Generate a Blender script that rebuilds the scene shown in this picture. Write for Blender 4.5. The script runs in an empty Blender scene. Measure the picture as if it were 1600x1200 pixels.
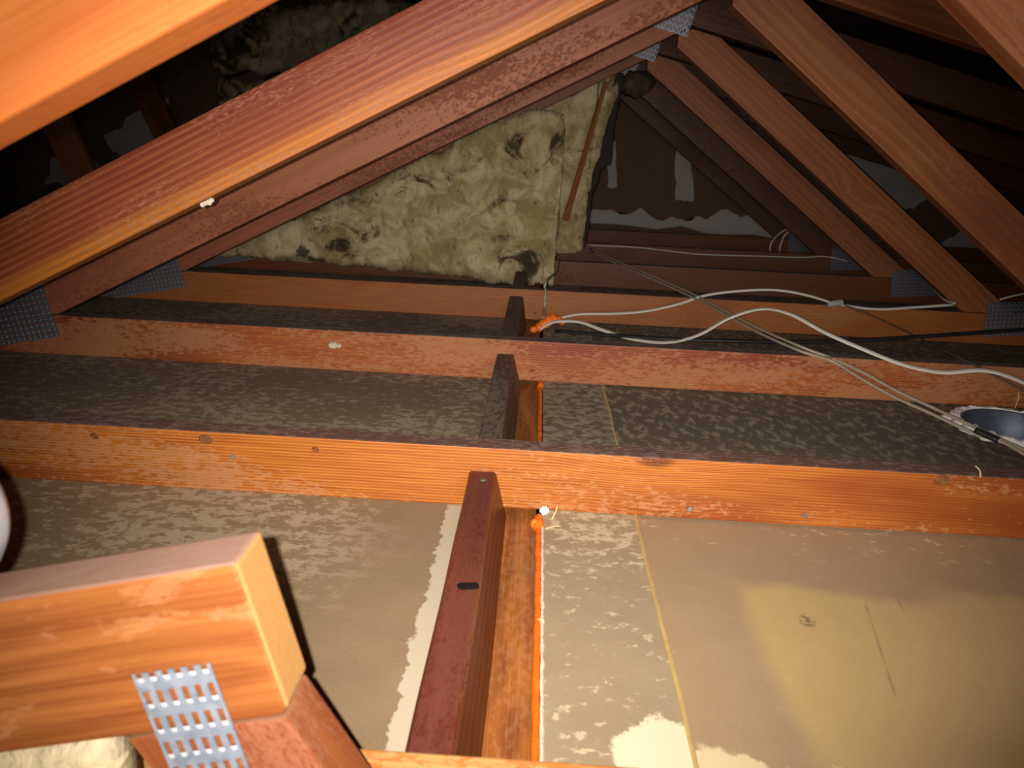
import bpy, bmesh, math, random
from mathutils import Vector, Matrix, noise
random.seed(7)
scene = bpy.context.scene
COL = scene.collection

# ------------------------------------------------------------------ camera, world, light, exposure
F = 1170.0                      # focal length in pixels of a 1600 px wide frame
AX = Vector((0.998, -0.056, -0.025))     # world X in camera (right, up, forward)
d_ = Vector(((850 - 800) / F, (600 - 230) / F, 1.0)).normalized()
x_ = Vector((1, -.056, 0)); x_.z = -(x_.x * d_.x + x_.y * d_.y) / d_.z; x_.normalize()
z_ = x_.cross(d_)
if z_.y < 0: z_ = -z_
EYE = Vector((0, 0, .485))      # 0.485 m above the plasterboard
cam_d = bpy.data.cameras.new('camera'); cam = bpy.data.objects.new('camera', cam_d); COL.objects.link(cam)
cam_d.sensor_width = 36; cam_d.lens = 36 * F / 1600; cam_d.clip_start = .02; cam_d.clip_end = 60
right = Vector((x_.x, d_.x, z_.x)); up = Vector((x_.y, d_.y, z_.y)); fwd = Vector((x_.z, d_.z, z_.z))
cam.matrix_world = Matrix(((right.x, up.x, -fwd.x, EYE.x), (right.y, up.y, -fwd.y, EYE.y), (right.z, up.z, -fwd.z, EYE.z), (0, 0, 0, 1)))
cam_d.dof.use_dof = True; cam_d.dof.focus_distance = 1.15; cam_d.dof.aperture_fstop = 9.0
scene.camera = cam
w = bpy.data.worlds.new('attic_dark'); scene.world = w; w.use_nodes = True
w.node_tree.nodes['Background'].inputs[0].default_value = (.5, .6, .8, 1); w.node_tree.nodes['Background'].inputs[1].default_value = .0015
vs = scene.view_settings; vs.view_transform = 'Standard'; vs.look = 'None'; vs.gamma = 1; vs.use_curve_mapping = False; vs.exposure = -0.10
fl = bpy.data.lights.new('phone_flash', 'SPOT'); flo = bpy.data.objects.new('phone_flash', fl); COL.objects.link(flo)
fl.energy = 116; fl.color = (1, .925, .87); fl.spot_size = math.radians(86); fl.spot_blend = 1.0; fl.shadow_soft_size = .003
flo.location = EYE - right * .016 + up * .004
fl.use_nodes = True; ft = fl.node_tree; fo = ft.nodes.new('ShaderNodeLightFalloff'); fo.inputs['Strength'].default_value = 1.0; fo.inputs['Smooth'].default_value = .33
ft.links.new(fo.outputs['Quadratic'], ft.nodes['Emission'].inputs['Strength'])
# weak fill lamp added behind the camera to lift the near shadows
hl = bpy.data.lights.new('fill_light', 'AREA'); hlo = bpy.data.objects.new('fill_light', hl); COL.objects.link(hlo)
hl.shape = 'DISK'; hl.size = .5; hl.energy = 11.0; hl.color = (1, .93, .84); hlo.location = (.15, -.55, .45); hlo.rotation_euler = (math.radians(72), 0, 0)
aim = right * ((835 - 800) / F) + up * ((600 - 700) / F) + fwd
flo.rotation_euler = (-aim).to_track_quat('Z', 'Y').to_euler()

def ray(px, py):
    return right * ((px - 800) / F) + up * ((600 - py) / F) + fwd
def atY(px, py, Y):
    r = ray(px, py); return EYE + r * (Y / r.y)
def atZ(px, py, Z):
    r = ray(px, py); return EYE + r * ((Z - EYE.z) / r.z)

# ------------------------------------------------------------------ node helpers
class NT:
    def __init__(s, name):
        m = bpy.data.materials.new(name); m.use_nodes = True; s.m = m; s.t = m.node_tree; s.n = s.t.nodes; s.l = s.t.links
        s.b = s.n['Principled BSDF']
    def node(s, ty, ins=None, **kw):
        n = s.n.new(ty)
        for k, v in kw.items(): setattr(n, k, v)
        for k, v in (ins or {}).items(): s.put(n.inputs[k], v)
        return n
    def put(s, sock, v):
        if hasattr(v, 'is_output'): s.l.new(v, sock)
        else:
            if isinstance(v, tuple) and len(v) == 3 and sock.type == 'RGBA': v = v + (1,)
            sock.default_value = v
    def math(s, op, a, b=0.0, c=0.0, clamp=False):
        n = s.n.new('ShaderNodeMath'); n.operation = op; n.use_clamp = clamp
        s.put(n.inputs[0], a); s.put(n.inputs[1], b); s.put(n.inputs[2], c); return n.outputs[0]
    def step(s, v, lo, hi):
        n = s.n.new('ShaderNodeMapRange'); n.interpolation_type = 'SMOOTHSTEP'; n.clamp = True
        s.put(n.inputs['Value'], v); n.inputs['From Min'].default_value = lo; n.inputs['From Max'].default_value = hi; return n.outputs[0]
    def mix(s, f, a, b):
        n = s.n.new('ShaderNodeMix'); n.data_type = 'RGBA'; s.put(n.inputs[0], f); s.put(n.inputs[6], a); s.put(n.inputs[7], b); return n.outputs[2]
    def map(s, v, scale, loc=(0, 0, 0), rot=(0, 0, 0)):
        n = s.n.new('ShaderNodeMapping'); s.l.new(v, n.inputs[0]); n.inputs['Scale'].default_value = scale; n.inputs['Location'].default_value = loc; n.inputs['Rotation'].default_value = rot; return n.outputs[0]
    def noise(s, v, sc=1.0, det=2.0, rough=.5, dist=0.0):
        n = s.n.new('ShaderNodeTexNoise'); s.l.new(v, n.inputs['Vector']); n.inputs['Scale'].default_value = sc; n.inputs['Detail'].default_value = det
        n.inputs['Roughness'].default_value = rough; n.inputs['Distortion'].default_value = dist; return n.outputs[0]
    def bump(s, h, strength=.3, dist=.002):
        n = s.n.new('ShaderNodeBump'); n.inputs['Strength'].default_value = strength; n.inputs['Distance'].default_value = dist
        s.l.new(h, n.inputs['Height']); s.l.new(n.outputs[0], s.b.inputs['Normal'])
    def sepxyz(s, v):
        n = s.n.new('ShaderNodeSeparateXYZ'); s.l.new(v, n.inputs[0]); return n.outputs
    def fin(s, col, rough=.6, spec=.3, metal=0.0):
        s.put(s.b.inputs['Base Color'], col); s.put(s.b.inputs['Roughness'], rough); s.put(s.b.inputs['Specular IOR Level'], spec); s.put(s.b.inputs['Metallic'], metal); return s.m

def wood(name, dark, light, dustc, dust=.5, dstretch=2.6, dsize=150, ring=170, warp=2.0, knots=1.0, rough=.55, top=(.07, .05, .045), fl=.8, band=None, redden=(.20, .035, .012), spec=.35, topamt=.85):
    """sawn softwood: grain along local X, knots, flecks of dust, settled dust on faces that look up"""
    t = NT(name)
    tc = t.node('ShaderNodeTexCoord').outputs['Object']
    rnd = t.node('ShaderNodeObjectInfo').outputs['Random']
    off = t.node('ShaderNodeCombineXYZ', {0: t.math('MULTIPLY', rnd, 31.7), 1: t.math('MULTIPLY', rnd, 7.3), 2: t.math('MULTIPLY', rnd, 11.9)}).outputs[0]
    p = t.node('ShaderNodeVectorMath', {0: tc, 1: off}, operation='ADD').outputs[0]
    x, y, z = t.sepxyz(p)
    # knots
    kc = t.node('ShaderNodeCombineXYZ', {0: t.math('MULTIPLY', x, 2.3), 1: t.math('MULTIPLY', y, 2.0), 2: t.math('MULTIPLY', z, 6.0)}).outputs[0]
    vo = t.node('ShaderNodeTexVoronoi', {'Vector': kc, 'Scale': 1.0, 'Randomness': 1.0})
    kd = vo.outputs['Distance']
    bend = t.math('MULTIPLY', t.step(kd, .34, .05), 3.2 * knots)
    wrp = t.noise(t.map(p, (1.3, 4, 9)), 1, 3)
    rc = t.math('ADD', t.math('ADD', t.math('MULTIPLY', z, ring), t.math('MULTIPLY', y, ring * .55)), t.math('ADD', t.math('MULTIPLY', wrp, warp * 6), bend))
    ringv = t.math('MULTIPLY_ADD', t.math('SINE', t.math('MULTIPLY', rc, 6.2832)), .5, .5)
    ringv = t.math('POWER', ringv, 1.6)
    fib = t.noise(t.map(p, (9, 380, 380)), 1, 2)
    g = t.math('ADD', t.math('MULTIPLY', ringv, .5), t.math('MULTIPLY', t.step(fib, .25, .75), .5))
    big = t.noise(t.map(p, (1.6, 6, 7)), 1, 3, .55)
    col = t.mix(g, dark, light)
    col = t.mix(t.step(big, .5, .72), col, t.mix(g, redden, dark))
    kn = t.math('MULTIPLY', t.step(kd, .085, .035), knots)
    col = t.mix(t.math('MULTIPLY', kn, .8), col, tuple(c * .35 for c in dark))
    if band: col = t.mix(t.step(t.sepxyz(tc)[2], .030, .010), col, t.mix(g, tuple(c * .62 for c in band), band))
    # dust flecks
    n1 = t.noise(t.map(p, (dsize / dstretch, dsize, dsize)), 1, 6, .72)
    n2 = t.noise(t.map(p, (3.1, 9, 12)), 1, 3, .5)
    dm = t.step(t.math('ADD', n1, t.math('MULTIPLY', t.math('SUBTRACT', n2, .5), .9)), .62 - .22 * dust, .68 - .22 * dust)
    dm = t.math('MULTIPLY', dm, min(1, .35 + dust * .55))
    col = t.mix(dm, col, dustc)
    nz = t.sepxyz(t.node('ShaderNodeNewGeometry').outputs['Normal'])[2]
    n3 = t.noise(t.map(p, (70, 130, 130)), 1, 6, .7)
    td = t.math('MULTIPLY', t.step(nz, .75, .93), topamt)
    fleck = t.step(t.math('ADD', n3, t.math('MULTIPLY', t.math('SUBTRACT', n2, .5), .6)),   .47, .53)
    col = t.mix(td, col, t.mix(t.math('MULTIPLY', fleck, fl), top, tuple(min(.5, v * 1.7 + .06) for v in top)))
    t.bump(t.math('ADD', t.math('MULTIPLY', ringv, .5), t.math('ADD', t.math('MULTIPLY', fib, .5), t.math('MULTIPLY', dm, .5))), .35, .0012)
    return t.fin(col, t.math('MULTIPLY_ADD', t.math('MAXIMUM', dm, td), .35, rough), spec)

def plain(name, col, rough=.6, spec=.3, metal=0.0, var=.25, sc=60, bump=.2):
    t = NT(name); tc = t.node('ShaderNodeTexCoord').outputs['Object']
    n = t.noise(tc, sc, 4, .6)
    c = t.mix(n, tuple(v * (1 - var) for v in col), tuple(min(1, v * (1 + var)) for v in col))
    if bump: t.bump(n, bump, .002)
    return t.fin(c, rough, spec, metal)

M = {}
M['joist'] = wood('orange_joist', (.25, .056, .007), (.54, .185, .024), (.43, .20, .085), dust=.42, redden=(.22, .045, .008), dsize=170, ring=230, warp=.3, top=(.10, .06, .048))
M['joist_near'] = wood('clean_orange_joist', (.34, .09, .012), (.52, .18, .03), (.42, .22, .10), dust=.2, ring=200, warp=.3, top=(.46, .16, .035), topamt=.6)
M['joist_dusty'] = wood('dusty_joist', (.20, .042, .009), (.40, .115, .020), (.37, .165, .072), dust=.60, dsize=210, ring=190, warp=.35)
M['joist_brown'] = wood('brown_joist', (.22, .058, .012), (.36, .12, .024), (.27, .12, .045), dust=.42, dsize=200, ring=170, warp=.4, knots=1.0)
M['joist_shaded'] = wood('shaded_joist', (.085, .021, .004), (.155, .050, .010), (.12, .048, .014), dust=.35, dsize=240, ring=160, warp=.4)  # darker joist copy: the far trusses' lack of light put into the colour
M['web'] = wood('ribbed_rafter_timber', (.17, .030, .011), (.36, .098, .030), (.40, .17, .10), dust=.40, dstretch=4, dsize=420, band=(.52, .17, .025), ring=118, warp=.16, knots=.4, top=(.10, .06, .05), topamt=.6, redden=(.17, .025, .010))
M['rafter_near'] = wood('brightened_rafter_timber', (.88, .235, .05), (.95, .33, .085), (.62, .15, .045), dust=.25, ring=26, warp=.5, knots=.4, redden=(.52, .105, .03), top=(.3, .12, .05))  # colour raised to offset the flash falling off at the corner
M['web_speckled'] = wood('speckled_rafter_timber', (.28, .09, .042), (.34, .115, .055), (.12, .024, .011), dust=.36, dstretch=1.5, dsize=190, ring=40, warp=.5, knots=.3, top=(.12, .07, .06), topamt=.6, redden=(.25, .075, .04))
M['web_brown'] = wood('brown_web_timber', (.185, .056, .016), (.31, .102, .031), (.26, .11, .055), dust=.25, ring=55, warp=.7, knots=1, redden=(.15, .045, .02))
M['web_lightened'] = wood('lightened_web_timber', (.34, .105, .036), (.48, .17, .06), (.42, .19, .10), dust=.2, ring=55, warp=.7, knots=.6)  # lightened against flash falloff on the web; a far stud shares it
M['web_shaded'] = wood('shaded_web_timber', (.065, .019, .009), (.11, .036, .015), (.08, .035, .02), dust=.3, ring=55, warp=.7, knots=1, redden=(.08, .022, .01))  # web timber darkened in its colour for the unlit far and upper members
M['fresh'] = wood('bright_sawn_timber', (.185, .050, .010), (.33, .112, .026), (.40, .17, .07), dust=.1, dsize=60, ring=24, warp=1.7, knots=1.0, top=(.33, .195, .14), fl=.08, topamt=.85, rough=.5, redden=(.24, .06, .014))
M['endgrain'] = plain('sawn_end_grain', (.46, .235, .075), .7, .25, var=.1, sc=300)
M['post'] = wood('red_brown_post_timber', (.17, .042, .011), (.29, .09, .022), (.28, .12, .06), dust=.25, dsize=420, ring=40, warp=.8, top=(.2, .09, .04), fl=.1)
M['block'] = wood('dark_block_timber', (.075, .015, .006), (.20, .05, .015), (.22, .10, .045), dust=.12, dsize=420, ring=60, warp=.5, knots=.3, top=(.105, .018, .008), topamt=.7, fl=.22, rough=.38, redden=(.07, .018, .008))
M['block_grey'] = wood('grey_dusty_block_timber', (.10, .052, .028), (.20, .11, .06), (.30, .20, .125), dust=.6, dsize=170, ring=60, warp=.5, top=(.085, .048, .03), topamt=.8, fl=.75)
M['plate_wood'] = wood('wall_plate_timber', (.13, .03, .007), (.40, .135, .022), (.33, .19, .09), dust=.15, ring=42, warp=1.4, knots=.8, top=(.30, .10, .02), topamt=.3)

def zinc():
    t = NT('galvanised_steel'); tc = t.node('ShaderNodeTexCoord').outputs['Object']
    n = t.noise(tc, 90, 3, .6); v = t.node('ShaderNodeTexVoronoi', {'Vector': tc, 'Scale': 130}).outputs['Color']
    c = t.mix(n, (.115, .145, .195), (.26, .305, .375)); bw = t.node('ShaderNodeRGBToBW', {0: v}).outputs[0]; c = t.mix(t.math('MULTIPLY', bw, .22), c, (.75, .78, .82))
    t.bump(n, .3, .001)
    return t.fin(c, t.math('MULTIPLY_ADD', n, .2, .42), .5, .35)
M['zinc'] = zinc()
M['tooth'] = plain('glint_plate_teeth', (.55, .58, .62), .35, .7, .3, sc=200)  # lighter than the plate steel: the teeth's highlights are painted in
M['zinc_dull'] = plain('dull_galvanised_steel', (.11, .125, .155), .5, .5, .3, sc=120)
M['silver'] = plain('shiny_duct_metal', (.66, .70, .80), .28, .6, .45, var=.1, sc=25, bump=.15)
M['cable'] = plain('white_cable_sheath', (.62, .56, .47), .5, .4, var=.12, sc=40, bump=.1)
M['cable_dirty'] = plain('dusty_cable_sheath', (.36, .29, .20), .6, .3, var=.25, sc=50, bump=.1)
M['cable_dark'] = plain('brown_cable_sheath', (.10, .07, .05), .6, .3, var=.25, sc=50, bump=.1)
M['black'] = plain('black_cable_sheath', (.012, .012, .013), .5, .4, var=.2)
M['foam'] = plain('orange_expanding_foam', (.85, .16, .012), .45, .4, var=.25, sc=180, bump=.6)
M['white_paste'] = plain('white_gypsum_crumbs', (.62, .55, .43), .9, .2, var=.18, sc=150, bump=.6)
M['straw'] = plain('dry_straw', (.62, .46, .22), .8, .2, var=.2)
M['nail'] = plain('steel_nail', (.45, .45, .46), .4, .5, .8)
M['rust'] = plain('dark_nail_head', (.05, .03, .025), .6, .4, .5)
M['can'] = plain('blue_grey_can_metal', (.10, .12, .16), .5, .5, .5, var=.3, sc=60)
M['torn'] = plain('torn_white_gypsum', (.88, .85, .80), .9, .2, var=.1, sc=150, bump=.6)
M['mud'] = plain('joint_compound', (.40, .37, .345), .9, .2, var=.2, sc=22, bump=.4)
M['kraft'] = plain('black_kraft_facing', (.035, .028, .022), .9, .2, var=.4, sc=30)
M['deck'] = plain('darkened_roof_deck', (.022, .012, .008), .9, .2, var=.4, sc=8)  # deck colour lowered so the shadowed roof void stays black

def wool(name, pale, tan, black, amt):
    t = NT(name); tc = t.node('ShaderNodeTexCoord').outputs['Object']
    a = t.noise(tc, 9, 6, .65, .8); b = t.noise(tc, 5.5, 5, .6, 1.2); c = t.noise(t.map(tc, (60, 60, 60)), 1, 5, .7, 2.0)
    col = t.mix(t.step(a, .38, .66), tan, pale)
    col = t.mix(t.math('MULTIPLY', t.step(c, .42, .30), .45), col, tuple(v * .55 for v in tan))
    col = t.mix(t.math('MULTIPLY', t.step(c, .55, .72), .35), col, tuple(min(1, v * 1.2) for v in pale))
    col = t.mix(t.math('MULTIPLY', t.step(t.math('ADD', b, t.math('MULTIPLY', c, .22)), .72 - amt, .82 - amt), .88), col, black)
    st = t.noise(t.map(tc, (40, 40, 14), rot=(0, .5, 0)), 1, 4, .6, 1.5)
    col = t.mix(t.math('MULTIPLY', t.step(st, .60, .70), .6), col, black)
    t.bump(t.math('ADD', a, t.math('MULTIPLY', c, .6)), .9, .006)
    return t.fin(col, .95, .1)
M['wool'] = wool('yellow_glass_wool', (.62, .50, .29), (.33, .24, .105), (.022, .017, .011), .06)
M['wool_darkest'] = wool('darkest_glass_wool', (.12, .095, .055), (.07, .052, .03), (.015, .013, .01), .12)  # darkest wool tone, for the small tuft
M['wool_dark'] = wool('dark_glass_wool', (.52, .40, .23), (.24, .175, .09), (.02, .017, .012), .10)  # darker wool tone, for the two batts at the top
M['wool_pale'] = wool('pale_glass_wool', (.66, .57, .40), (.55, .45, .25), (.3, .25, .18), -.1)

def board(name, kind):
    """grey-brown paper face of plasterboard: blotches of pale dust, stains with their own outlines"""
    t = NT(name); tc = t.node('ShaderNodeTexCoord').outputs['Object']; x, y, z = t.sepxyz(tc)
    fine = t.noise(tc, 300, 3, .6); mid = t.noise(tc, 14, 4, .6); blot = t.noise(t.map(tc, (42, 60, 50)), 1, 7, .74, .2); big = t.noise(tc, 3.2, 3, .55)
    edge = t.noise(tc, 26, 5, .65)
    if kind == 'left':
        base = t.mix(mid, (.175, .112, .052), (.275, .183, .088))
        # pale dust flecks, thick except along the block and close to the camera
        lim = t.math('ADD', t.step(x, -.12, -.30), t.step(y, 1.0, 1.2), clamp=True)
        lim = t.math('MULTIPLY', lim, t.step(y, .60, .82))
        m = t.step(t.math('ADD', blot, t.math('MULTIPLY', big, .5)), .75, .80)
        col = t.mix(t.math('MULTIPLY', t.math('MULTIPLY', m, lim), .8), base, (.43, .335, .215))
        # clean strip beside the block with a ragged outline
        s = t.math('ADD', x, t.math('MULTIPLY', t.math('SUBTRACT', edge, .5), .030))
        s = t.math('ADD', s, t.math('MULTIPLY', t.math('SUBTRACT', t.noise(tc, 90, 3), .5), .012))
        strip = t.math('MULTIPLY', t.step(s, -.1075, -.1045), t.step(y, .96, .94))
        col = t.mix(strip, col, (.50, .42, .285))
        far = t.step(y, 1.0, 1.6); col = t.mix(far, col, t.mix(t.math('MULTIPLY', m, .85), (.115, .08, .046), (.30, .225, .15)))  # far bays get a darker base, flash falloff put into the colour
    elif kind == 'strip':
        base = t.mix(mid, (.235, .17, .088), (.33, .245, .14))
        m = t.step(t.math('ADD', t.math('ADD', blot, t.math('MULTIPLY', big, .3)), t.math('MULTIPLY', t.step(y, .74, .90), .055)), .70, .78)
        near = t.math('MULTIPLY', m, .75)
        col = t.mix(near, base, (.58, .47, .29))
        s = t.math('ADD', y, t.math('MULTIPLY', t.math('SUBTRACT', edge, .5), .10)); s = t.math('SUBTRACT', s, t.math('MULTIPLY', t.step(x, .06, .11), .03))
        col = t.mix(t.math('MULTIPLY', t.step(s, .522, .512), t.step(t.math('ADD', x, t.math('MULTIPLY', edge, .02)), .095, .10)), col, (.68, .59, .39))
        far = t.step(y, 1.0, 1.3); col = t.mix(far, col, t.mix(t.step(blot, .46, .54), (.115, .086, .055), (.30, .24, .17)))  # same painted falloff: narrow sheet darkens behind the bright joist
    else:
        base = t.mix(mid, (.285, .175, .088), (.36, .232, .12))
        # yellow water stain with a rounded outline
        e1 = t.math('ADD', t.math('SUBTRACT', x, .24), t.math('MULTIPLY', t.math('SUBTRACT', big, .5), .05))
        e2 = t.math('ADD', t.math('SUBTRACT', .81, y), t.math('MULTIPLY', t.math('SUBTRACT', t.noise(tc, 7, 3), .5), .10))
        stain = t.math('MULTIPLY', t.step(e1, .0, .035), t.step(e2, .0, .04))
        col = t.mix(t.math('MULTIPLY', stain, .85), base, t.mix(mid, (.43, .275, .098), (.50, .335, .13)))
        m = t.step(t.math('ADD', blot, t.math('MULTIPLY', big, .2)), .685, .73)
        dm = t.math('MULTIPLY', m, t.math('MULTIPLY_ADD', t.step(y, .84, .94), .6, .12))
        col = t.mix(dm, col, (.56, .44, .27))
        s = t.math('ADD', y, t.math('MULTIPLY', t.math('SUBTRACT', edge, .5), .09))
        s = t.math('SUBTRACT', s, t.math('MULTIPLY', t.step(x, .25, .16), .02))
        col = t.mix(t.math('MULTIPLY', t.step(s, .512, .500), .85), col, (.68, .55, .31))
        far = t.step(y, 1.0, 1.3); col = t.mix(far, col, t.mix(t.step(t.noise(t.map(tc, (60, 35, 40), rot=(0, 0, .5)), 1, 5, .65), .50, .60), (.095, .07, .043), (.25, .195, .13)))  # painted falloff on this sheet too, with dust flecks over it
    col = t.mix(t.math('MULTIPLY', fine, .10), col, (.9, .8, .6))
    t.bump(t.math('ADD', fine, mid), .12, .001)
    if kind == 'right':
        # dark smudge and two long scuffs
        def near_pt(px, py, r, ax=1.0): 
            dx_ = t.math('SUBTRACT', x, px); dy_ = t.math('MULTIPLY', t.math('SUBTRACT', y, py), ax)
            return t.math('ADD', t.math('SQRT', t.math('ADD', t.math('MULTIPLY', dx_, dx_), t.math('MULTIPLY', dy_, dy_))), t.math('MULTIPLY', t.math('SUBTRACT', edge, .5), r * 1.6))
        sm = t.math('MULTIPLY', t.step(near_pt(.322, .728, .012, .7), .012, .004), t.step(t.noise(tc, 160, 4), .40, .55))
        col = t.mix(t.math('MULTIPLY', sm, .75), col, (.10, .075, .05))
        def scuff(ax_, ay, bx, by, wd):
            L_ = math.hypot(bx - ax_, by - ay); nx, ny = -(by - ay) / L_, (bx - ax_) / L_; tx, ty_ = (bx - ax_) / L_, (by - ay) / L_
            dn = t.math('ABSOLUTE', t.math('ADD', t.math('ADD', t.math('MULTIPLY', x, nx), t.math('MULTIPLY', y, ny)), -(ax_ * nx + ay * ny)))
            al = t.math('ADD', t.math('ADD', t.math('MULTIPLY', x, tx), t.math('MULTIPLY', y, ty_)), -(ax_ * tx + ay * ty_))
            on = t.math('MULTIPLY', t.step(al, 0, .03), t.step(al, L_, L_ - .03))
            return t.math('MULTIPLY', t.math('MULTIPLY', t.step(dn, wd, wd * .3), on), t.step(mid, .40, .55))
        col = t.mix(t.math('MULTIPLY', t.math('MAXIMUM', scuff(.405, .78, .365, .60, .0022), scuff(.45, .83, .44, .74, .0018)), .5), col, (.20, .14, .07))
    return t.fin(col, .82, .22)
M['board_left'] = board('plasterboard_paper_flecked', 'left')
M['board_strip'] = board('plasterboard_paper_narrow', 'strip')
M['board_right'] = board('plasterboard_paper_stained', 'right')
M['gable'] = plain('brown_gable_board', (.13, .08, .05), .9, .2, var=.25, sc=6)

# ------------------------------------------------------------------ mesh helpers
def link(name, me, m, parent=None):
    o = bpy.data.objects.new(name, me); COL.objects.link(o)
    if m is not None and not me.materials: me.materials.append(m)
    if parent is not None: o.parent = parent
    return o
def obj(name, bm, m, parent=None, smooth=False):
    bmesh.ops.recalc_face_normals(bm, faces=bm.faces)
    me = bpy.data.meshes.new(name); bm.to_mesh(me); bm.free()
    if smooth:
        for p in me.polygons: p.use_smooth = True
    return link(name, me, m, parent)
def thing(name, label, cat, loc=(0, 0, 0), group=None):
    o = bpy.data.objects.new(name, None); COL.objects.link(o); o.location = loc; o.empty_display_size = .05
    return tag(o, label, cat, group)
def tag(o, label, cat, group=None):
    o['label'] = label; o['category'] = cat
    if group: o['group'] = group
    return o
def prism(name, poly, ang, y0, y1, m, parent=None, bev=.0025, end=None):
    """timber cut to the XZ outline poly; local X runs along the timber (angle ang), local origin at the first corner"""
    o0 = poly[0]; c, s = math.cos(ang), math.sin(ang)
    loc = [((x - o0[0]) * c + (z - o0[1]) * s, -(x - o0[0]) * s + (z - o0[1]) * c) for x, z in poly]
    bm = bmesh.new()
    a = [bm.verts.new((u, 0, v)) for u, v in loc]; b = [bm.verts.new((u, y1 - y0, v)) for u, v in loc]
    bm.faces.new(a); bm.faces.new(b[::-1])
    n = len(a)
    for i in range(n): bm.faces.new((a[i], b[i], b[(i + 1) % n], a[(i + 1) % n]))
    bmesh.ops.recalc_face_normals(bm, faces=bm.faces)
    if bev: bmesh.ops.bevel(bm, geom=list(bm.edges), offset=bev, segments=2, profile=.6, affect='EDGES')
    # wane and saw wobble: a few more cuts along the length
    o = obj(name, bm, m, parent)
    o.rotation_euler = (0, -ang, 0); o.location = (o0[0], y0, o0[1])
    if end:
        o.data.materials.append(end)
        for p in o.data.polygons:
            if p.normal.x > .9 or p.normal.x < -.9: p.material_index = 1
    return o
def box_bm(bm, lo, hi):
    vs_ = [bm.verts.new((x, y, z)) for x in (lo[0], hi[0]) for y in (lo[1], hi[1]) for z in (lo[2], hi[2])]
    for f in ((0, 1, 3, 2), (4, 6, 7, 5), (0, 4, 5, 1), (2, 3, 7, 6), (0, 2, 6, 4), (1, 5, 7, 3)): bm.faces.new([vs_[i] for i in f])
def box(name, lo, hi, m, parent=None, bev=.002):
    bm = bmesh.new(); c = [(a + b) / 2 for a, b in zip(lo, hi)]
    box_bm(bm, [a - k for a, k in zip(lo, c)], [a - k for a, k in zip(hi, c)])
    bmesh.ops.recalc_face_normals(bm, faces=bm.faces)
    if bev: bmesh.ops.bevel(bm, geom=list(bm.edges), offset=bev, segments=2, profile=.6, affect='EDGES')
    o = obj(name, bm, m, parent); o.location = c; return o
def catmull(pts, n=8):
    P = [pts[0] * 2 - pts[1]] + pts + [pts[-1] * 2 - pts[-2]]; out = []
    for i in range(1, len(P) - 2):
        for k in range(n):
            t = k / n; a, b, c, d = P[i - 1:i + 3]
            out.append(.5 * ((2 * b) + (c - a) * t + (2 * a - 5 * b + 4 * c - d) * t * t + (3 * b - a - 3 * c + d) * t ** 3))
    out.append(P[-2]); return out
def tube(name, pts, w, h, m, parent=None, seg=10, n=8, upv=Vector((0, -.35, 1)), wob=None):
    """flat or round cable of section w x h swept along pts"""
    path = catmull([Vector(p) for p in pts], n); bm = bmesh.new(); rings = []
    o0 = path[0].copy()
    for i, p in enumerate(path):
        tdir = (path[min(i + 1, len(path) - 1)] - path[max(i - 1, 0)]).normalized()
        side = tdir.cross(upv).normalized(); u2 = side.cross(tdir).normalized()
        r = []
        k = 1.0 if wob is None else wob(i, len(path))
        for j in range(seg):
            a = 2 * math.pi * j / seg
            r.append(bm.verts.new(p - o0 + side * (math.cos(a) * w / 2 * k) + u2 * (math.sin(a) * h / 2 * k)))
        rings.append(r)
    for a, b in zip(rings, rings[1:]):
        for j in range(seg): bm.faces.new((a[j], a[(j + 1) % seg], b[(j + 1) % seg], b[j]))
    bm.faces.new(rings[0][::-1]); bm.faces.new(rings[-1])
    o = obj(name, bm, m, parent, True); o.location = o0; return o
def lathe(bm, prof, seg=32, mat=None):
    rings = []
    for r, z in prof: rings.append([bm.verts.new((r * math.cos(2 * math.pi * j / seg), r * math.sin(2 * math.pi * j / seg), z)) for j in range(seg)])
    for a, b in zip(rings, rings[1:]):
        for j in range(seg): bm.faces.new((a[j], a[(j + 1) % seg], b[(j + 1) % seg], b[j]))
    return rings
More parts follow.
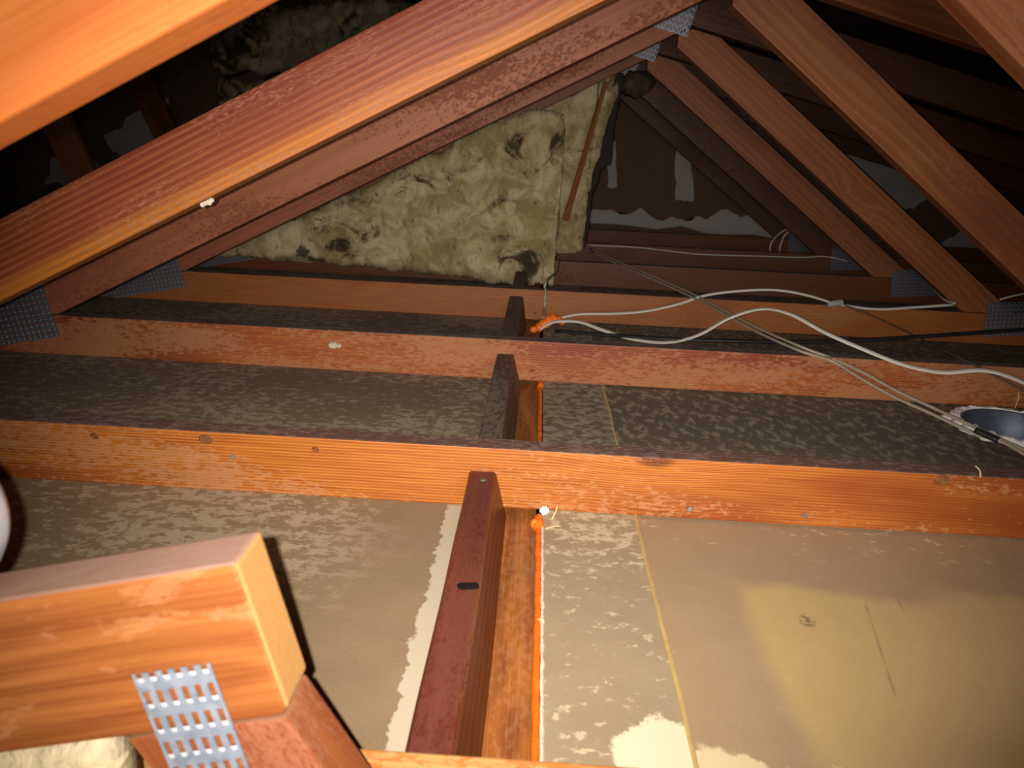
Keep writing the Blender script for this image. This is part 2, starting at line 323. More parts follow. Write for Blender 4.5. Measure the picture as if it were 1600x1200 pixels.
def nail_plate(name, wid, hei, px, pz, sw, sl, m, parent, stagger=True, phase=0.0, tl=.0030):
    """punched steel plate: slots are real holes, a bent tooth stands at the end of every slot"""
    bm = bmesh.new(); tb = bmesh.new(); nc = max(1, int(wid / px)); nr = max(1, int(hei / pz)); x0 = -nc * px / 2; z0 = -nr * pz / 2
    def quad(xa, za, xb, zb):
        bm.faces.new([bm.verts.new(v) for v in ((xa, 0, za), (xb, 0, za), (xb, 0, zb), (xa, 0, zb))])
    for i in range(nc):
        sh = pz * (phase + (.28 if stagger and i % 2 else 0))
        cx = x0 + i * px
        quad(cx, z0, cx + (px - sw) / 2, -z0); quad(cx + (px + sw) / 2, z0, cx + px, -z0)
        xa, xb = cx + (px - sw) / 2, cx + (px + sw) / 2
        zz = z0 + sh - pz; cur = z0
        while zz < -z0:
            a, b = zz + (pz - sl) / 2, zz + (pz + sl) / 2
            a2, b2 = max(a, z0), min(b, -z0)
            if b2 - a2 > .0005:
                if a2 > cur: quad(xa, cur, xb, a2)
                cur = b2
                if a2 == a:
                    k = sl * .22
                    v_ = [tb.verts.new(v) for v in ((xa, -.0002, a), (xb, -.0002, a), (xa, -.0002, a + k), (xb, -.0002, a + k), ((xa + xb) / 2, -tl, a + k * .3))]
                    for f in ((0, 1, 4), (1, 3, 4), (3, 2, 4), (2, 0, 4)): tb.faces.new([v_[j] for j in f])
            zz += pz
        if cur < -z0: quad(xa, cur, xb, -z0)
    bmesh.ops.remove_doubles(bm, verts=bm.verts, dist=.00005)
    me = bpy.data.meshes.new(name); bm.to_mesh(me); bm.free()
    o = link(name, me, m, parent)
    md = o.modifiers.new('thickness', 'SOLIDIFY'); md.thickness = .0011; md.offset = 0
    t_ = obj('plate_teeth', tb, M['tooth'], o); t_['kind'] = 'stuff'
    return o

# ------------------------------------------------------------------ setting: plasterboard, gable wall, roof deck
TY = [.37 + .0, .95, 1.555, 2.16, 2.765, 3.37, 3.975]; TH = .038
XE = .0265; XJ = .156
floor = bpy.data.objects.new('floor', None); COL.objects.link(floor); floor['kind'] = 'structure'; floor.empty_display_size = .1
def sheet(name, x0, x1, y0, y1, z1, m, hole=None):
    bm = bmesh.new()
    if hole is None: box_bm(bm, (x0, y0, z1 - .0127), (x1, y1, z1))
    else:
        hx, hy, r = hole; s = r * 1.25; N = 32
        for z in (z1, z1 - .0127):
            circ = []; sq = []
            for j in range(N):
                a = 2 * math.pi * j / N; c, q = math.cos(a), math.sin(a); k = s / max(abs(c), abs(q))
                circ.append(bm.verts.new((hx + r * c, hy + r * q, z))); sq.append(bm.verts.new((hx + k * c, hy + k * q, z)))
            for j in range(N): bm.faces.new((circ[j], circ[(j + 1) % N], sq[(j + 1) % N], sq[j]))
            for a, b, c, d in ((x0, y0, x1, hy - s), (x0, hy + s, x1, y1), (x0, hy - s, hx - s, hy + s), (hx + s, hy - s, x1, hy + s)):
                bm.faces.new([bm.verts.new(v) for v in ((a, b, z), (c, b, z), (c, d, z), (a, d, z))])
            if z == z1: top = circ
            else:
                for j in range(N): bm.faces.new((top[j], top[(j + 1) % N], circ[(j + 1) % N], circ[j]))
        bmesh.ops.remove_doubles(bm, verts=bm.verts, dist=1e-5)
    return obj(name, bm, m, floor)
sheet('drywall_sheet', -3.2, -.066, -1.2, 5.0, 0, M['board_left'])
sheet('drywall_sheet', XE, XJ, -1.2, 5.0, 0, M['board_strip'])
sheet('drywall_sheet', XJ + .0015, 3.4, -1.2, 5.0, -.003, M['board_right'], (.962, 1.425, .098))
# raised paper edge along the joint between the two right-hand sheets
bm = bmesh.new(); prev = None
for i in range(121):
    y = .2 + i * .0265; dx = .0016 * noise.noise(Vector((y * 9, 0, 3))) + .0010 * noise.noise(Vector((y * 60, 2, 3))); k = .0018 + .0012 * noise.noise(Vector((y * 21, 5, 0)))
    r = [bm.verts.new(v) for v in ((XJ - .0022 + dx, y, .0002), (XJ - .0005 + dx, y, k), (XJ + .0018 + dx, y, k * .8), (XJ + .0030 + dx, y, -.003))]
    if prev:
        for j in range(3): bm.faces.new((prev[j], prev[j + 1], r[j + 1], r[j]))
    prev = r
obj('paper_edge', bm, plain('tan_paper_edge', (.47, .32, .12), .8, .2, sc=80), floor)

wall = box('wall_back', (-3.2, 4.6, -.01), (3.4, 4.65, 1.75), M['gable'], bev=0); wall['kind'] = 'structure'
wl = box('wall_left', (-3.25, -1.2, -.01), (-3.2, 4.65, 1.75), M['gable'], bev=0); wl['kind'] = 'structure'
wr = box('wall_right', (3.4, -1.2, -.01), (3.45, 4.65, .24), M['gable'], bev=0); wr['kind'] = 'structure'
def mud(pts, seed, jag=.03, parent=wall):
    """a smear of joint compound: an irregular thin slab on the gable board"""
    out = []
    for i, (a, b) in enumerate(zip(pts, pts[1:] + pts[:1])):
        a = Vector(a); b = Vector(b)
        for k in range(8):
            q = a.lerp(b, k / 8); v = Vector((q.x * 9, q.y * 9, seed)); out.append((q.x + jag * noise.noise(v), q.y + jag * noise.noise(v + Vector((7, 3, 1))) + jag * .6 * noise.noise(v * 3.7)))
    bm = bmesh.new(); c = wall.location
    f = [bm.verts.new((x - c.x, 4.596 - c.y, z - c.z)) for x, z in out]; g = [bm.verts.new((x - c.x, 4.6 - c.y, z - c.z)) for x, z in out]
    bm.faces.new(f)
    for i in range(len(f)): bm.faces.new((f[i], g[i], g[(i + 1) % len(f)], f[(i + 1) % len(f)]))
    bmesh.ops.triangulate(bm, faces=[q for q in bm.faces if len(q.verts) > 4])
    return obj('joint_compound', bm, M['mud'], parent)
mud([(.28, .07), (1.42, .03), (1.42, .06), (1.22, .17), (1.08, .175), (1.0, .12), (.85, .11), (.6, .14), (.28, .14)], 1, .03)
mud([(.36, .55), (.42, .55), (.44, .28), (.38, .26)], 2, .03)
mud([(.76, .50), (.86, .50), (.90, .24), (.80, .22)], 3, .035)
mud([(-2.45, .22), (-2.25, .22), (-2.22, .62), (-2.34, .70), (-2.42, .52), (-2.62, .42)], 4, .06)
mud([(-3.05, .14), (-2.72, .10), (-2.66, .28), (-2.82, .38)], 5, .05)
mud([(1.60, .62), (2.35, .36), (2.15, .24), (1.98, .27), (1.72, .40)], 6, .05)
mud([(2.35, .02), (2.9, .02), (2.9, .10), (2.5, .13)], 7, .03)
# roof deck above the trusses: sheets with a joint between them
ceil = bpy.data.objects.new('ceiling', None); COL.objects.link(ceil); ceil['kind'] = 'structure'; ceil.empty_display_size = .1
for k in range(5):
    y0 = -1.2 + k * 1.22; bm = bmesh.new(); zr = lambda x: .935 - .245 * (x - .36)
    vv = [(-3.2, zr(-3.2)), (3.4, zr(3.4)), (3.4, zr(3.4) + .015), (-3.2, zr(-3.2) + .015)]
    a = [bm.verts.new((x, y0, z)) for x, z in vv]; b = [bm.verts.new((x, min(4.64, y0 + 1.215), z)) for x, z in vv]
    bm.faces.new(a); bm.faces.new(b[::-1])
    for i in range(4): bm.faces.new((a[i], b[i], b[(i + 1) % 4], a[(i + 1) % 4]))
    obj('roof_sheet', bm, M['deck'], ceil)

# ------------------------------------------------------------------ roof trusses (2x4 timber, steel plates at the joints)
zl = lambda x: .261 + .507 * (x + .7)
zr_ = lambda x: .79 - .245 * (x - .43)
zw = lambda x: .75 - .745 * (x - .335)
AL, AR, AW = math.atan(.507), math.atan(-.245), math.atan(-.745)
P_BOT = [(-1.33, .0), (3.1, .0), (3.1, .089), (-1.245, .089), (-1.33, .046)]
P_LEFT = [(-1.036, .0905), (.36, zl(.36) + .002), (.36, zl(.36) + .0998), (-1.233, .0905)]
P_RIGHT = [(.362, zr_(.362)), (2.95, zr_(2.95)), (2.95, zr_(2.95) + .0916), (.362, zr_(.362) + .0916)]
P_WEB = [(.335, .752), (1.2225, .0905), (1.371, .0905), (.446, .779), (.37, .797), (.335, .778)]
proto_plate = {}
def plate(kind, parent, x, z, ang, y, m):
    if kind not in proto_plate:
        W, H_ = {'heel': (.25, .125), 'apex': (.17, .125), 'foot': (.17, .10)}[kind]
        px, pz, sw, sl = (.0072, .0160, .0034, .0105) if kind == 'apex' else (.0125, .0125, .0050, .0070)
        o = nail_plate('nail_plate', W, H_, px, pz, sw, sl, m, parent, stagger=(kind == 'apex'))
        proto_plate[kind] = o
    else:
        o = proto_plate[kind].copy(); COL.objects.link(o); o.parent = parent
        for ch in list(proto_plate[kind].children):
            c = ch.copy(); COL.objects.link(c); c.parent = o
    o.location = (x, y - .0016, z); o.rotation_euler = (0, -ang, 0); return o
LAB = ['nearest roof truss, its bright orange rafter crossing the top left corner',
       'roof truss whose bright orange joist spans the picture below its ribbed rafter',
       'roof truss with the speckled brown rafter, next behind the bright orange joist',
       'roof truss whose brown joist passes behind the orange foam lump and cables',
       'roof truss with the yellow insulation filling its left triangle',
       'dim roof truss just behind the yellow insulation, thin white wire along its joist',
       'farthest dark roof truss in front of the brown gable board with pale filler']
MATS = [('joist_near', 'rafter_near', 'web_brown', 'web_brown'), ('joist', 'web', 'web_lightened', 'web_brown'), ('joist_dusty', 'web_speckled', 'web_brown', 'web_brown'),
        ('joist_brown', 'web_speckled', 'web_brown', 'web_shaded'), ('joist_shaded', 'web_brown', 'web_brown', 'web_shaded'), ('joist_shaded', 'web_brown', 'web_shaded', 'web_shaded'), ('joist_shaded', 'web_shaded', 'web_shaded', 'web_shaded')]
trusses = []
cache = {}
for i, Y in enumerate(TY):
    T = thing('roof_truss', LAB[i], 'roof truss', (0, Y, 0), 'roof trusses'); trusses.append(T)
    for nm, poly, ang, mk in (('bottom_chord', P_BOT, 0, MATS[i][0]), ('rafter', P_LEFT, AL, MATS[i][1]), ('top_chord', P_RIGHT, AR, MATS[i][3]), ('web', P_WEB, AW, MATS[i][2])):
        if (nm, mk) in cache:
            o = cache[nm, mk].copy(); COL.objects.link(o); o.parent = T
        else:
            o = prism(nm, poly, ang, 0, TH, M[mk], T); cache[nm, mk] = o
    plate('heel', T, -1.170, .078, math.radians(12), 0, M['zinc_dull'])
    plate('apex', T, .290, .850, -math.radians(14), 0, M['zinc'])
    plate('foot', T, 1.372, .078, math.radians(5), 0, M['zinc_dull'])

# nails driven askew through the bright joist, and its big dark knots
def nail(T, px, py, i, ln=.016, rot=(0, 0, 0)):
    p = atY(px, py, TY[i]); bm = bmesh.new(); lathe(bm, [(0, 0), (.0012, 0), (.0012, ln), (.0032, ln), (.0032, ln + .0012), (0, ln + .0012)], 10)
    o = obj('nail', bm, M['nail'], T); o.location = (p.x, 0, p.z); o.rotation_euler = rot; return o
nail(trusses[1], 1072, 795, 1, .012, (math.radians(62), .4, 0)); nail(trusses[1], 1250, 803, 1, .012, (math.radians(70), .7, 0))
nail(trusses[1], 367, 712, 1, .006, (math.radians(80), 0, 0))
def knot(T, px, py, i, r):
    p = atY(px, py, TY[i]); bm = bmesh.new()
    lathe(bm, [(0, .0012), (r * .5, .0014), (r * .62, .0004), (r * .8, .0012), (r, 0)], 18)
    o = obj('knot', bm, plain('knot_wood', (.20, .07, .02), .6, .3, sc=400), T); o.location = (p.x, -.0004, p.z); o.rotation_euler = (math.radians(90), 0, 0); o.scale = (1.35, 1, 1); return o
knot(trusses[1], 322, 686, 1, .0075); knot(trusses[1], 1470, 750, 1, .0085); knot(trusses[1], 148, 681, 1, .005); knot(trusses[1], 493, 702, 1, .004)
knot(trusses[2], 832, 579, 2, .004); knot(trusses[3], 836, 489, 3, .004)

# ------------------------------------------------------------------ wall plate, blocks between the trusses, orange sealant
o = box('wall_plate', (-.0655, -.6, -.055), (.0185, 4.5, -.014), M['plate_wood']); o.data.transform(Matrix.Rotation(math.radians(-90), 4, 'Z')); o.rotation_euler = (0, 0, math.radians(90))
tag(o, 'flat reddish timber wall plate showing beside the upright blocks, sunk below the boards', 'wall plate')
BL = ['nearest upright wooden block, red-brown with a dark notch, ending at the bright orange joist',
      'grey dusty wooden block ending against the speckled joist behind the bright one',
      'small dark wooden block standing left of the orange foam lump and white cables',
      'farthest small dark wooden block, under the lower corner of the yellow insulation']
def block(i, m, ztop, xs):
    y0, y1 = TY[i] + TH + .001, (TY[i + 1] - .001 if i < 3 else 2.655)
    bm = bmesh.new(); L_ = y1 - y0; n = 12; rings = []
    for k in range(n + 1):
        x = L_ * k / n; wv = .0012 * noise.noise(Vector((x * 6, i * 9.1, 0)))
        zt = ztop + .0015 * noise.noise(Vector((x * 5, i * 3.3, 4)))
        # local x runs along +Y of the room, local y towards -X
        rings.append([bm.verts.new((x, -a + wv, z)) for a, z in ((xs[0], -.0135), (xs[1], -.0135), (xs[2], zt - .003), (xs[2] - .003, zt), (xs[3] + .003, zt), (xs[3], zt - .003))])
    for a, b in zip(rings, rings[1:]):
        for j in range(6): bm.faces.new((a[j], b[j], b[(j + 1) % 6], a[(j + 1) % 6]))
    bm.faces.new(rings[0][::-1]); bm.faces.new(rings[-1])
    o = obj('wood_block', bm, m); o.location = (0, y0, 0); o.rotation_euler = (0, 0, math.radians(90))
    return tag(o, BL[i], 'block', 'wooden blocks between the joists')
b0 = block(0, M['block'], .054, (-.065, -.024, -.040, -.078))
b1 = block(1, M['block_grey'], .058, (-.068, -.022, -.040, -.076))
b2 = block(2, M['block_grey'], .068, (-.066, -.024, -.036, -.076))
b3 = block(3, M['block_grey'], .062, (-.066, -.024, -.036, -.076))
# near-black pad standing for a notch in the top of the nearest block and the nail head at its far end
p = atZ(722, 915, .0545); bm = bmesh.new(); box_bm(bm, (-.008, -.017, -.002), (.005, .005, .0008)); bmesh.ops.bevel(bm, geom=list(bm.edges), offset=.002, segments=2, affect='EDGES')
o = obj('notch', bm, plain('dark_notch', (.012, .008, .007), .9, .1), b0); o.matrix_parent_inverse = Matrix(); o.location = (p.y - (TY[0] + TH + .001), -p.x, .0548); o.rotation_euler = (0, 0, .2)
bm = bmesh.new(); lathe(bm, [(0, .001), (.004, .001), (.0045, 0)], 14); o = obj('nail_head', bm, plain('green_grey_nail_head', (.16, .17, .09), .6, .4, .4), b0)
p = atZ(755, 750, .0545); o.location = (p.y - (TY[0] + TH + .001), -p.x, .0545)

def foam_bead(y0, y1, lab, seed):
    pts = []; n = int((y1 - y0) / .018)
    for k in range(n + 1):
        y = y0 + (y1 - y0) * k / n
        pts.append(Vector((XE - .0052 + .0008 * noise.noise(Vector((y * 23, seed, 0))), y, -.004 + .0012 * noise.noise(Vector((y * 31, seed, 5))))))
    o = tube('foam_bead', pts, .0088, .013, M['foam'], None, 8, 4, wob=lambda i, N: 1 + .16 * noise.noise(Vector((i * .23, seed, 2))) + (.8 if i > N - 7 else 0))
    return tag(o, lab, 'sealant', 'orange foam sealant')
foam_bead(.43, .925, 'thin orange foam bead along the board edge beside the nearest block', 1.3)
foam_bead(1.0, 1.54, 'thin orange foam bead beside the grey dusty block behind the bright joist', 4.1)
# crumbled gypsum rim of the narrow sheet
bm = bmesh.new(); prev = None
for i in range(150):
    y = .40 + i * .0037; a = .0008 + .0016 * noise.noise(Vector((y * 70, 1, 2))); b = .0018 * noise.noise(Vector((y * 50, 9, 2)))
    r = [bm.verts.new(v) for v in ((XE - .0018 + b * .5, y, -.009), (XE - .0016 + b * .6, y, .0012), (XE + a, y, .0014), (XE + a + .0012, y, .0001))]
    if prev:
        for j in range(3): bm.faces.new((prev[j], prev[j + 1], r[j + 1], r[j]))
    prev = r
obj('crumbled_edge', bm, M['white_paste'], floor)
p = atZ(851, 799, .004); bm = bmesh.new(); box_bm(bm, (-.007, -.006, -.004), (.006, .007, .006)); bmesh.ops.bevel(bm, geom=list(bm.edges), offset=.003, segments=2, affect='EDGES')
o = obj('gypsum_crumb', bm, plain('blue_white_crumb', (.72, .76, .74), .8, .2)); o.location = (p.x, .938, .005); tag(o, 'small blue-white crumb at the end of the orange bead against the bright joist', 'crumb')

# ------------------------------------------------------------------ sawn timber joint in the lower left corner
Yf = .3335; yb = .3705
tj = thing('timber_joint', 'bright orange sawn timber end with pale end grain and silver plate, lower left corner', 'timber', (0, Yf, 0))
A13 = math.atan(.245)
cR = Vector((-.1465, .2735)); u = Vector((math.cos(A13), math.sin(A13))); v = Vector((-math.sin(A13), math.cos(A13)))
q = lambda a, b: tuple(cR + u * a + v * b)
prism('beam', [q(-.62, -.096), q(-.003, -.096), q(.001, -.092), q(0, 0), q(-.62, 0)], A13, 0, yb - Yf, M['fresh'], tj, .003, M['endgrain'])
# the post under it runs down to the boards, leaning right
mB = lambda a: q(a, -.0975)
dv = Vector((.50, -.866)).normalized()
a0, a1 = Vector(mB(-.096)), Vector(mB(-.0015))
def drop(p_, z): k = (z - p_.y) / dv.y; return (p_.x + dv.x * k, z)
prism('post', [tuple(a0), drop(a0, .001), drop(a1, .001), tuple(a1)], math.atan2(dv.y, dv.x), .0, yb - Yf, M['post'], tj, .002)
pl = nail_plate('nail_plate', .0455, .13, .0075, .0172, .0038, .0112, M['zinc'], tj, stagger=False, phase=.5, tl=.0016)
cpl = atY(205, 1040, Yf) * .5 + atY(325, 1020, Yf) * .5
pl.location = (cpl.x + .0155, -.0019, cpl.z - .0632); pl.rotation_euler = (0, -A13, 0)

# ------------------------------------------------------------------ silver duct lying on that beam, at the left edge
bm = bmesh.new(); lathe(bm, [(0, 0), (.050, 0)] + [(.0535 + .0010 * math.sin(k * 1.1), .004 + k * .007) for k in range(0, 28)] + [(.0535, .200), (.051, .206), (.045, .2095), (0, .2105)], 48)
dct = obj('metal_duct', bm, M['silver'], None, True); dct.rotation_euler = (math.radians(-90), 0, 0)
dct.location = (-.3300, .150, .2840)
tag(dct, 'rounded shiny silver duct at the left edge, above the sawn timber end', 'duct')

# ------------------------------------------------------------------ insulation
def batt(name, label, poly, y, thick, m, seed, res=.012, amp=.018, group=None, tilt=0.0):
    """glass-wool batt: XZ outline poly, front face at y, torn and lumpy"""
    xs = [p_[0] for p_ in poly]; zs = [p_[1] for p_ in poly]
    cx, cz = sum(xs) / len(xs), min(zs)
    pts = []
    for a, b in zip(poly, poly[1:] + poly[:1]):
        a = Vector((a[0], a[1])); b = Vector((b[0], b[1])); n = max(2, int((b - a).length / res))
        for k in range(n):
            q_ = a.lerp(b, k / n); vv = Vector((q_.x * 14, q_.y * 14, seed)); j = Vector((noise.fractal(vv, 1, 2, 4), noise.fractal(vv + Vector((5, 5, 5)), 1, 2, 4))) * amp * .75
            pts.append(q_ + j)
    bm = bmesh.new(); front = [bm.verts.new((p_.x, 0, p_.y)) for p_ in pts]
    f = bm.faces.new(front)
    bmesh.ops.triangulate(bm, faces=[f])
    # regular cuts give it a mesh that can be lumped
    lo, hi = min(xs), max(xs)
    x = lo
    while x < hi:
        bmesh.ops.bisect_plane(bm, geom=bm.verts[:] + bm.edges[:] + bm.faces[:], plane_co=(x, 0, 0), plane_no=(1, 0, 0)); x += res
    zz = min(zs) - .02
    while zz < max(zs) + .02:
        bmesh.ops.bisect_plane(bm, geom=bm.verts[:] + bm.edges[:] + bm.faces[:], plane_co=(0, 0, zz), plane_no=(0, 0, 1)); zz += res
    bound = [e for e in bm.edges if e.is_boundary]
    rim = set(v_ for e in bound for v_ in e.verts)
    inner = [v_ for v_ in bm.verts]
    segs = [(Vector(a), Vector(b)) for a, b in zip(pts, pts[1:] + pts[:1])]
    for v_ in inner:
        q_ = Vector((v_.co.x, v_.co.z)); dist = min(((q_ - a).length for a, b in segs))
        e = min(1, dist / .05); e = math.sqrt(1 - (1 - e) ** 2)
        s = Vector((q_.x * 11, q_.y * 11, seed)); h = noise.fractal(s, .9, 2.1, 5) * amp + abs(noise.noise(s * .45)) * amp * 1.2 + noise.ridged_multi_fractal(s * 1.6, 1, 2, 3, 1, 2) * amp * .18
        v_.co.y = -thick * .45 * e - h * (.4 + .6 * e)
    ext = bmesh.ops.extrude_edge_only(bm, edges=bound)
    nv = [g for g in ext['geom'] if isinstance(g, bmesh.types.BMVert)]
    for v_ in nv: v_.co.y = thick * .5
    bmesh.ops.holes_fill(bm, edges=[e for e in bm.edges if e.is_boundary], sides=0)
    for v_ in bm.verts: v_.co.x -= cx; v_.co.z -= cz
    o = obj(name, bm, m, None, True); o.location = (cx, y, cz); o.rotation_euler = (tilt, 0, 0)
    return tag(o, label, 'insulation', group)
G = 'insulation batts'
f1 = [(-1.20, .055), (-.75, .045), (-.5, .03), (-.28, .025), (-.12, .0), (-.03, .005), (.055, .0), (.06, .2), (.058, .45), (.066, .60), (-.03, .61), (-.14, .575), (-.22, .535), (-.6, .33), (-.95, .165)]
batt('insulation_batt', 'large yellow glass wool batt filling the triangle under the rafters', f1, 2.705, .075, M['wool'], 1.7, .014, .02, G)
f2 = [(-.02, .09), (.10, .085), (.165, .10), (.175, .30), (.21, .48), (.262, .70), (.262, .79), (.05, .745), (-.02, .70)]
batt('insulation_batt', 'narrow upright yellow batt behind the right edge of the large one, behind the lath', f2, 3.00, .08, M['wool'], 5.2, .014, .018, G)
f3 = [(.15, .10), (.16, .30), (.20, .50), (.245, .70), (.26, .77), (.287, .765), (.286, .70), (.262, .56), (.246, .49), (.268, .435), (.23, .41), (.203, .30), (.191, .10)]
o = batt('kraft_facing', 'black torn paper facing hanging along the right edge of the narrow upright batt', f3, 3.09, .012, M['kraft'], 8.8, .012, .010); o['category'] = 'facing'
batt('insulation_batt', 'small dark grey wool tuft tucked under the apex beside the steel plates', [(.28, .72), (.35, .68), (.43, .74), (.45, .78), (.31, .79)], 3.2, .08, M['wool_darkest'], 3.1, .014, .02, G)
batt('insulation_batt', 'dark batt at the top, between the two nearest rafters, upper of two', [(-1.66, .76), (-.55, .80), (-.40, 1.08), (-.9, 1.15), (-1.55, 1.05), (-1.70, .9)], 4.05, .12, M['wool_dark'], 6.3, .022, .035, G)
batt('insulation_batt', 'dark batt at the top, between the two nearest rafters, lower of two', [(-1.72, .42), (-1.2, .40), (-.7, .55), (-.7, .735), (-1.66, .735)], 4.02, .12, M['wool_dark'], 9.4, .022, .03, G)
batt('insulation_batt', 'scrap of pale wool under the sawn timber end in the lower left corner', [(-.46, .004), (-.222, .004), (-.231, .150), (-.30, .134), (-.46, .094)], .350, .03, M['wool_pale'], 2.2, .01, .01, G)
# split wooden lath in front of the narrow batt
pA, pB = atY(948, 128, 2.86), atY(884, 345, 2.80)
prism('wood_lath', [(0, -.006), ((pA - pB).length, -.010), ((pA - pB).length, .010), (0, .007)], 0, 0, .012, M['web_brown'], None, .0015)
o = bpy.data.objects['wood_lath']; dd = (pB - pA).normalized()
o.location = pA; o.rotation_euler = dd.to_track_quat('X', 'Z').to_euler(); tag(o, 'thin split brown lath slanting down the narrow upright batt', 'lath')

# ------------------------------------------------------------------ leaning studs far left, seen between the two nearest rafters
def stud(pA_, pB_, wd, Y, m, lab):
    a = atY(*pA_, Y); b = atY(*pB_, Y); dv_ = (a - b); k = b.z / dv_.z; b = b - dv_ * k; top = a + dv_ * 1.2
    ang = math.atan2(top.z - b.z, top.x - b.x); nx = Vector((-math.sin(ang), math.cos(ang))) * (-wd)
    p0 = Vector((b.x, b.z)); p1 = Vector((top.x, top.z)); g = wd * abs(math.cos(ang) / math.sin(ang))
    o = prism('wall_stud', [(p0.x, 0), (p1.x, p1.y), (p1.x + wd / math.sin(ang), p1.y), (p0.x + wd / math.sin(ang), 0)], ang, Y, Y + .038, m, None)
    return tag(o, lab, 'stud', 'studs seen between the rafters')
stud((72, 212), (104, 278), .14, 3.6, M['web_lightened'], 'brown leaning stud left of the pale filler, leftmost between the two nearest rafters')
stud((210, 155), (240, 215), .115, 3.6, M['block'], 'dark red leaning stud right of the pale filler, between the two nearest rafters')

# ------------------------------------------------------------------ cables
def cab(lab, pts, w_, h_, m, name='cable', n=8):
    o = tube(name, pts, w_, h_, m, None, 10, n); return tag(o, lab, 'cable', 'cables')
Yc = lambda a: [atY(*p_) if len(p_) == 3 else p_ for p_ in a]
cab('white flat cable from the orange foam, upper of the two, ending below the webs',
    Yc([(846, 512, 2.02), (866, 500, 2.04), (905, 491, 2.06), (960, 490, 2.08), (1010, 486, 2.10), (1060, 475, 2.12), (1100, 462, 2.14), (1150, 455, 2.15), (1210, 453, 2.15), (1260, 461, 2.14), (1310, 475, 2.13), (1370, 483, 2.13), (1430, 480, 2.13), (1490, 476, 2.13)]), .011, .006, M['cable'])
cab('white flat cable from the orange foam, lower of the two, waving to the right edge',
    Yc([(844, 514, 2.0), (866, 503, 1.99), (905, 503, 1.97), (940, 515, 1.93), (985, 529, 1.90), (1040, 535, 1.86), (1090, 524, 1.83), (1140, 497, 1.80), (1190, 483, 1.76), (1235, 491, 1.69), (1290, 520, 1.61), (1345, 544, 1.56), (1400, 566, 1.525), (1440, 577, 1.51), (1480, 582, 1.50), (1540, 579, 1.48), (1600, 598, 1.45), (1680, 640, 1.42)]), .0135, .006, M['cable'])
cab('dusty beige cable crossing the joists diagonally, upper strand of the pair at right',
    [atZ(922, 388, .1), atZ(965, 408, .097), atZ(1040, 440, .097), atZ(1105, 470, .097), atZ(1180, 510, .097), atZ(1250, 541, .1), atY(1300, 560, 1.56), atY(1345, 580, 1.50), atY(1400, 610, 1.42), atY(1460, 638, 1.34), atY(1520, 666, 1.26), atY(1600, 703, 1.18), atY(1680, 740, 1.1)], .0085, .0055, M['cable_dirty'])
cab('dusty beige cable crossing the joists diagonally, lower strand of the pair at right',
    [atZ(925, 393, .1), atZ(965, 413, .097), atZ(1040, 445, .097), atZ(1105, 476, .097), atZ(1180, 517, .097), atZ(1250, 548, .1), atY(1300, 564, 1.54), atY(1340, 588, 1.48), atY(1395, 619, 1.40), atY(1455, 646, 1.32), atY(1520, 676, 1.24), atY(1570, 692, 1.2), atY(1640, 735, 1.12)], .0085, .0055, M['cable_dirty'])
cab('thin brownish cable running from the cable clip down to the right edge', Yc([(1318, 476, 2.13), (1360, 492, 2.05), (1420, 520, 1.9), (1480, 550, 1.66), (1510, 564, 1.58), (1534, 576, 1.54), (1570, 595, 1.50), (1640, 630, 1.44)]), .006, .0045, M['cable_dark'])
cab('short grey cable hanging from the batt to the orange foam', Yc([(872, 405, 2.56), (868, 425, 2.35), (853, 440, 2.145), (852, 462, 2.142), (851, 480, 2.14), (850, 497, 2.05)]), .008, .005, M['cable_dirty'])
cab('black cable lying low behind the speckled joist', Yc([(868, 517, 1.95), (960, 524, 1.9), (1060, 530, 1.85), (1160, 533, 1.83), (1260, 534, 1.83), (1350, 531, 1.83), (1450, 525, 1.84), (1540, 519, 1.85), (1640, 512, 1.86)]), .012, .009, M['black'])
cab('thin far white wire drooping along the dim joists behind the batt', Yc([(920, 383, 3.30), (1000, 387, 3.30), (1090, 397, 3.30), (1180, 400, 3.30), (1250, 402, 3.31), (1290, 401, 3.31), (1325, 408, 3.32)]), .006, .0045, M['cable'])
cab('small loop of thin wire in the dark corner between the far webs', Yc([(1203, 402, 3.6), (1205, 380, 3.6), (1222, 362, 3.6), (1237, 358, 3.6), (1226, 368, 3.6), (1219, 385, 3.6), (1219, 400, 3.6)]), .006, .0045, M['cable'])
cab('short white cable slanting down beside the foot of the far right web', Yc([(1445, 432, 2.6), (1460, 452, 2.35), (1475, 468, 2.2), (1492, 474, 2.13)]), .007, .005, M['cable'])
cab('short white wire on the plate at the right edge', Yc([(1562, 468, 2.12), (1585, 462, 2.12), (1640, 452, 2.12)]), .006, .005, M['cable'])
# grey clip where the upper white cable is gripped
p = atY(1305, 474, 2.13); bm = bmesh.new(); lathe(bm, [(0, -.022), (.007, -.022), (.009, -.018), (.009, .018), (.007, .022), (0, .022)], 14)
o = obj('cable_clip', bm, plain('grey_plastic', (.34, .32, .30), .5, .4), None, True); o.location = p; o.rotation_euler = (.1, math.radians(80), .2); tag(o, 'small grey clip around the upper white cable', 'clip')
# black tape round the lower strand near the round opening
p0, p1 = atY(1524, 672, 1.236), atY(1560, 688, 1.208); o = tube('black_tape', [p0, (p0 + p1) / 2, p1], .0135, .011, M['black'], None, 10, 3); tag(o, 'black tape wrapped on the beige cable beside the round opening', 'tape')

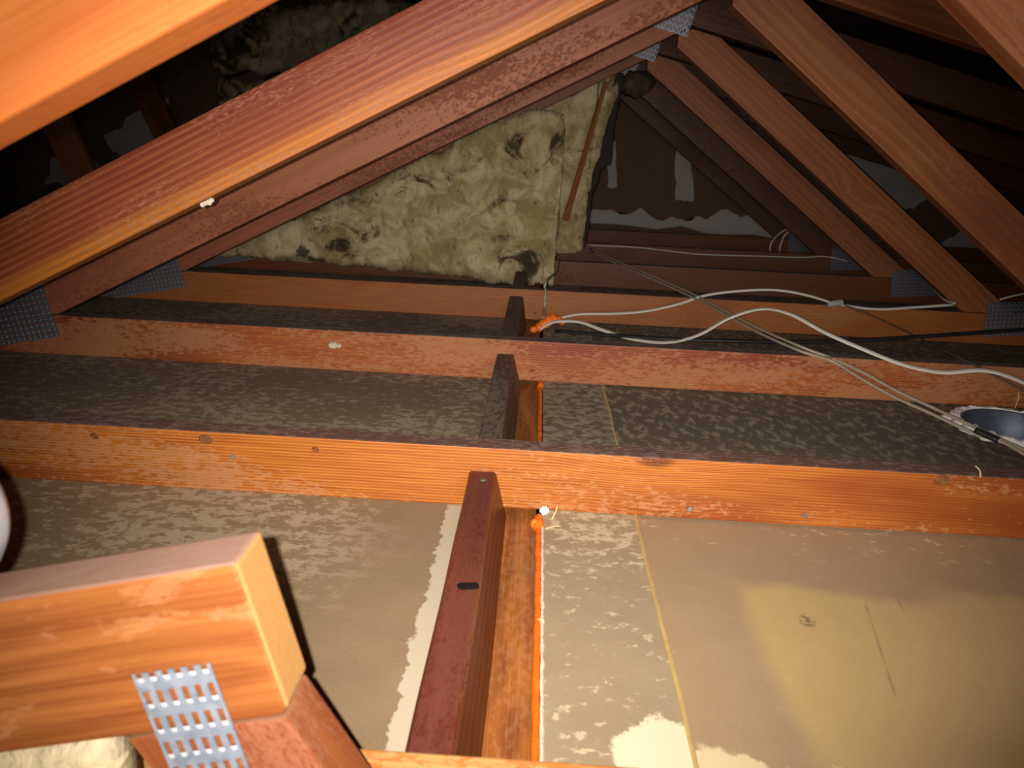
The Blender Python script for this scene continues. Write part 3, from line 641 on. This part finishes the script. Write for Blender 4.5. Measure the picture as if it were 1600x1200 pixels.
# lump of orange foam the cables come out of
def lump(name, pts, m, seed, lab, cat, rag=.35):
    bm = bmesh.new()
    for c_, r in pts:
        b_ = bmesh.ops.create_icosphere(bm, subdivisions=3, radius=r, matrix=Matrix.Translation(c_ - pts[0][0]))
        for v_ in b_['verts']: 
            q_ = v_.co - (c_ - pts[0][0]); v_.co += q_ * rag * noise.fractal(v_.co * 60 + Vector((seed, 0, 0)), 1, 2, 3)
    o = obj(name, bm, m, None, True); o.location = pts[0][0]; return tag(o, lab, cat)
lump('foam_lump', [(atY(850, 506, 2.01), .014), (atY(842, 511, 2.01), .013), (atY(858, 501, 2.01), .014), (atY(866, 498, 2.015), .013), (atY(873, 499, 2.02), .010), (atY(879, 504, 2.0), .008), (atY(834, 515, 2.0), .010)], M['foam'], 3, 'lump of bright orange foam around the white cables, right of the small dark block', 'foam')
p = atZ(838, 819, 0); lump('foam_blob', [(Vector((p.x, p.y, .000)), .0075), (Vector((p.x + .006, p.y - .004, -.003)), .007)], M['foam'], 6, 'round orange foam blob at the far end of the nearest orange bead', 'foam')

# ------------------------------------------------------------------ round opening with a metal can at the right edge
can = thing('recessed_can', 'dark blue-grey round can in a hole with a torn white rim, right edge', 'light fitting', (.962, 1.425, 0))
bm = bmesh.new(); lathe(bm, [(.093, .004), (.095, .006), (.0965, .004), (.0965, -.10), (.0, -.10), (.0, -.096), (.092, -.096), (.093, .004)], 40); obj('can_body', bm, M['can'], can, True)
bm = bmesh.new(); ri = []; N = 96
for j in range(N):
    a = 2 * math.pi * j / N; k = noise.noise(Vector((math.cos(a) * 6, math.sin(a) * 6, 2))) * .008; h = .006 + .009 * abs(noise.noise(Vector((math.cos(a) * 14, math.sin(a) * 14, 8))))
    ri.append([bm.verts.new(((r) * math.cos(a), r * math.sin(a), z)) for r, z in ((.0975, -.006), (.0985, h), (.110 + k, h * .9), (.122 + k * 2, -.0028))])
for j in range(N):
    for q_ in range(3): bm.faces.new((ri[j][q_], ri[j][q_ + 1], ri[(j + 1) % N][q_ + 1], ri[(j + 1) % N][q_]))
obj('torn_rim', bm, M['torn'], can)
tube('wire', [Vector((.062, .03, -.02)), Vector((.045, .045, .012)), Vector((.06, .062, .03)), Vector((.09, .055, .035)), Vector((.13, .04, .02))], .005, .004, M['cable'], can)

# ------------------------------------------------------------------ crumbs and straw
def straw(p0, p1, lab, r=.0011):
    p0, p1 = Vector(p0), Vector(p1); mid = (p0 + p1) / 2 + Vector((.002, 0, .002))
    o = tube('straw', [p0, mid, p1], r * 2, r * 1.4, M['straw'], None, 6, 4); tag(o, lab, 'straw', 'bits of straw')
straw(atZ(862, 812, .002), atZ(871, 789, .018), 'short straw standing against the bright joist by the orange bead')
straw(atZ(852, 826, .001), atZ(876, 822, .002), 'short straw lying at the edge of the narrow board')
straw(atZ(1532, 746, .091), atZ(1524, 728, .105), 'tiny straw sticking up from the top of the bright joist, right side')
straw(atZ(838, 968, .001), atZ(850, 972, .002), 'pale fibre across the orange bead halfway along')
straw(atY(1586, 638, 1.5), atY(1592, 612, 1.5), 'thin straw leaning on the speckled joist at the right edge')
o = lump('insulation_tuft', [(atY(522, 537, 1.550), .008), (atY(530, 540, 1.550), .006)], M['wool_pale'], 4, 'tiny pale tuft stuck on the speckled joist, left half', 'insulation', 1.0)
o = lump('plaster_scrap', [(atY(318, 319, .957), .0032), (atY(322, 317, .956), .0034), (atY(326, 316, .956), .0036), (atY(330, 313, .957), .0030)], M['white_paste'], 9, 'small white scrap caught under the ribbed rafter', 'scrap', 1.1)
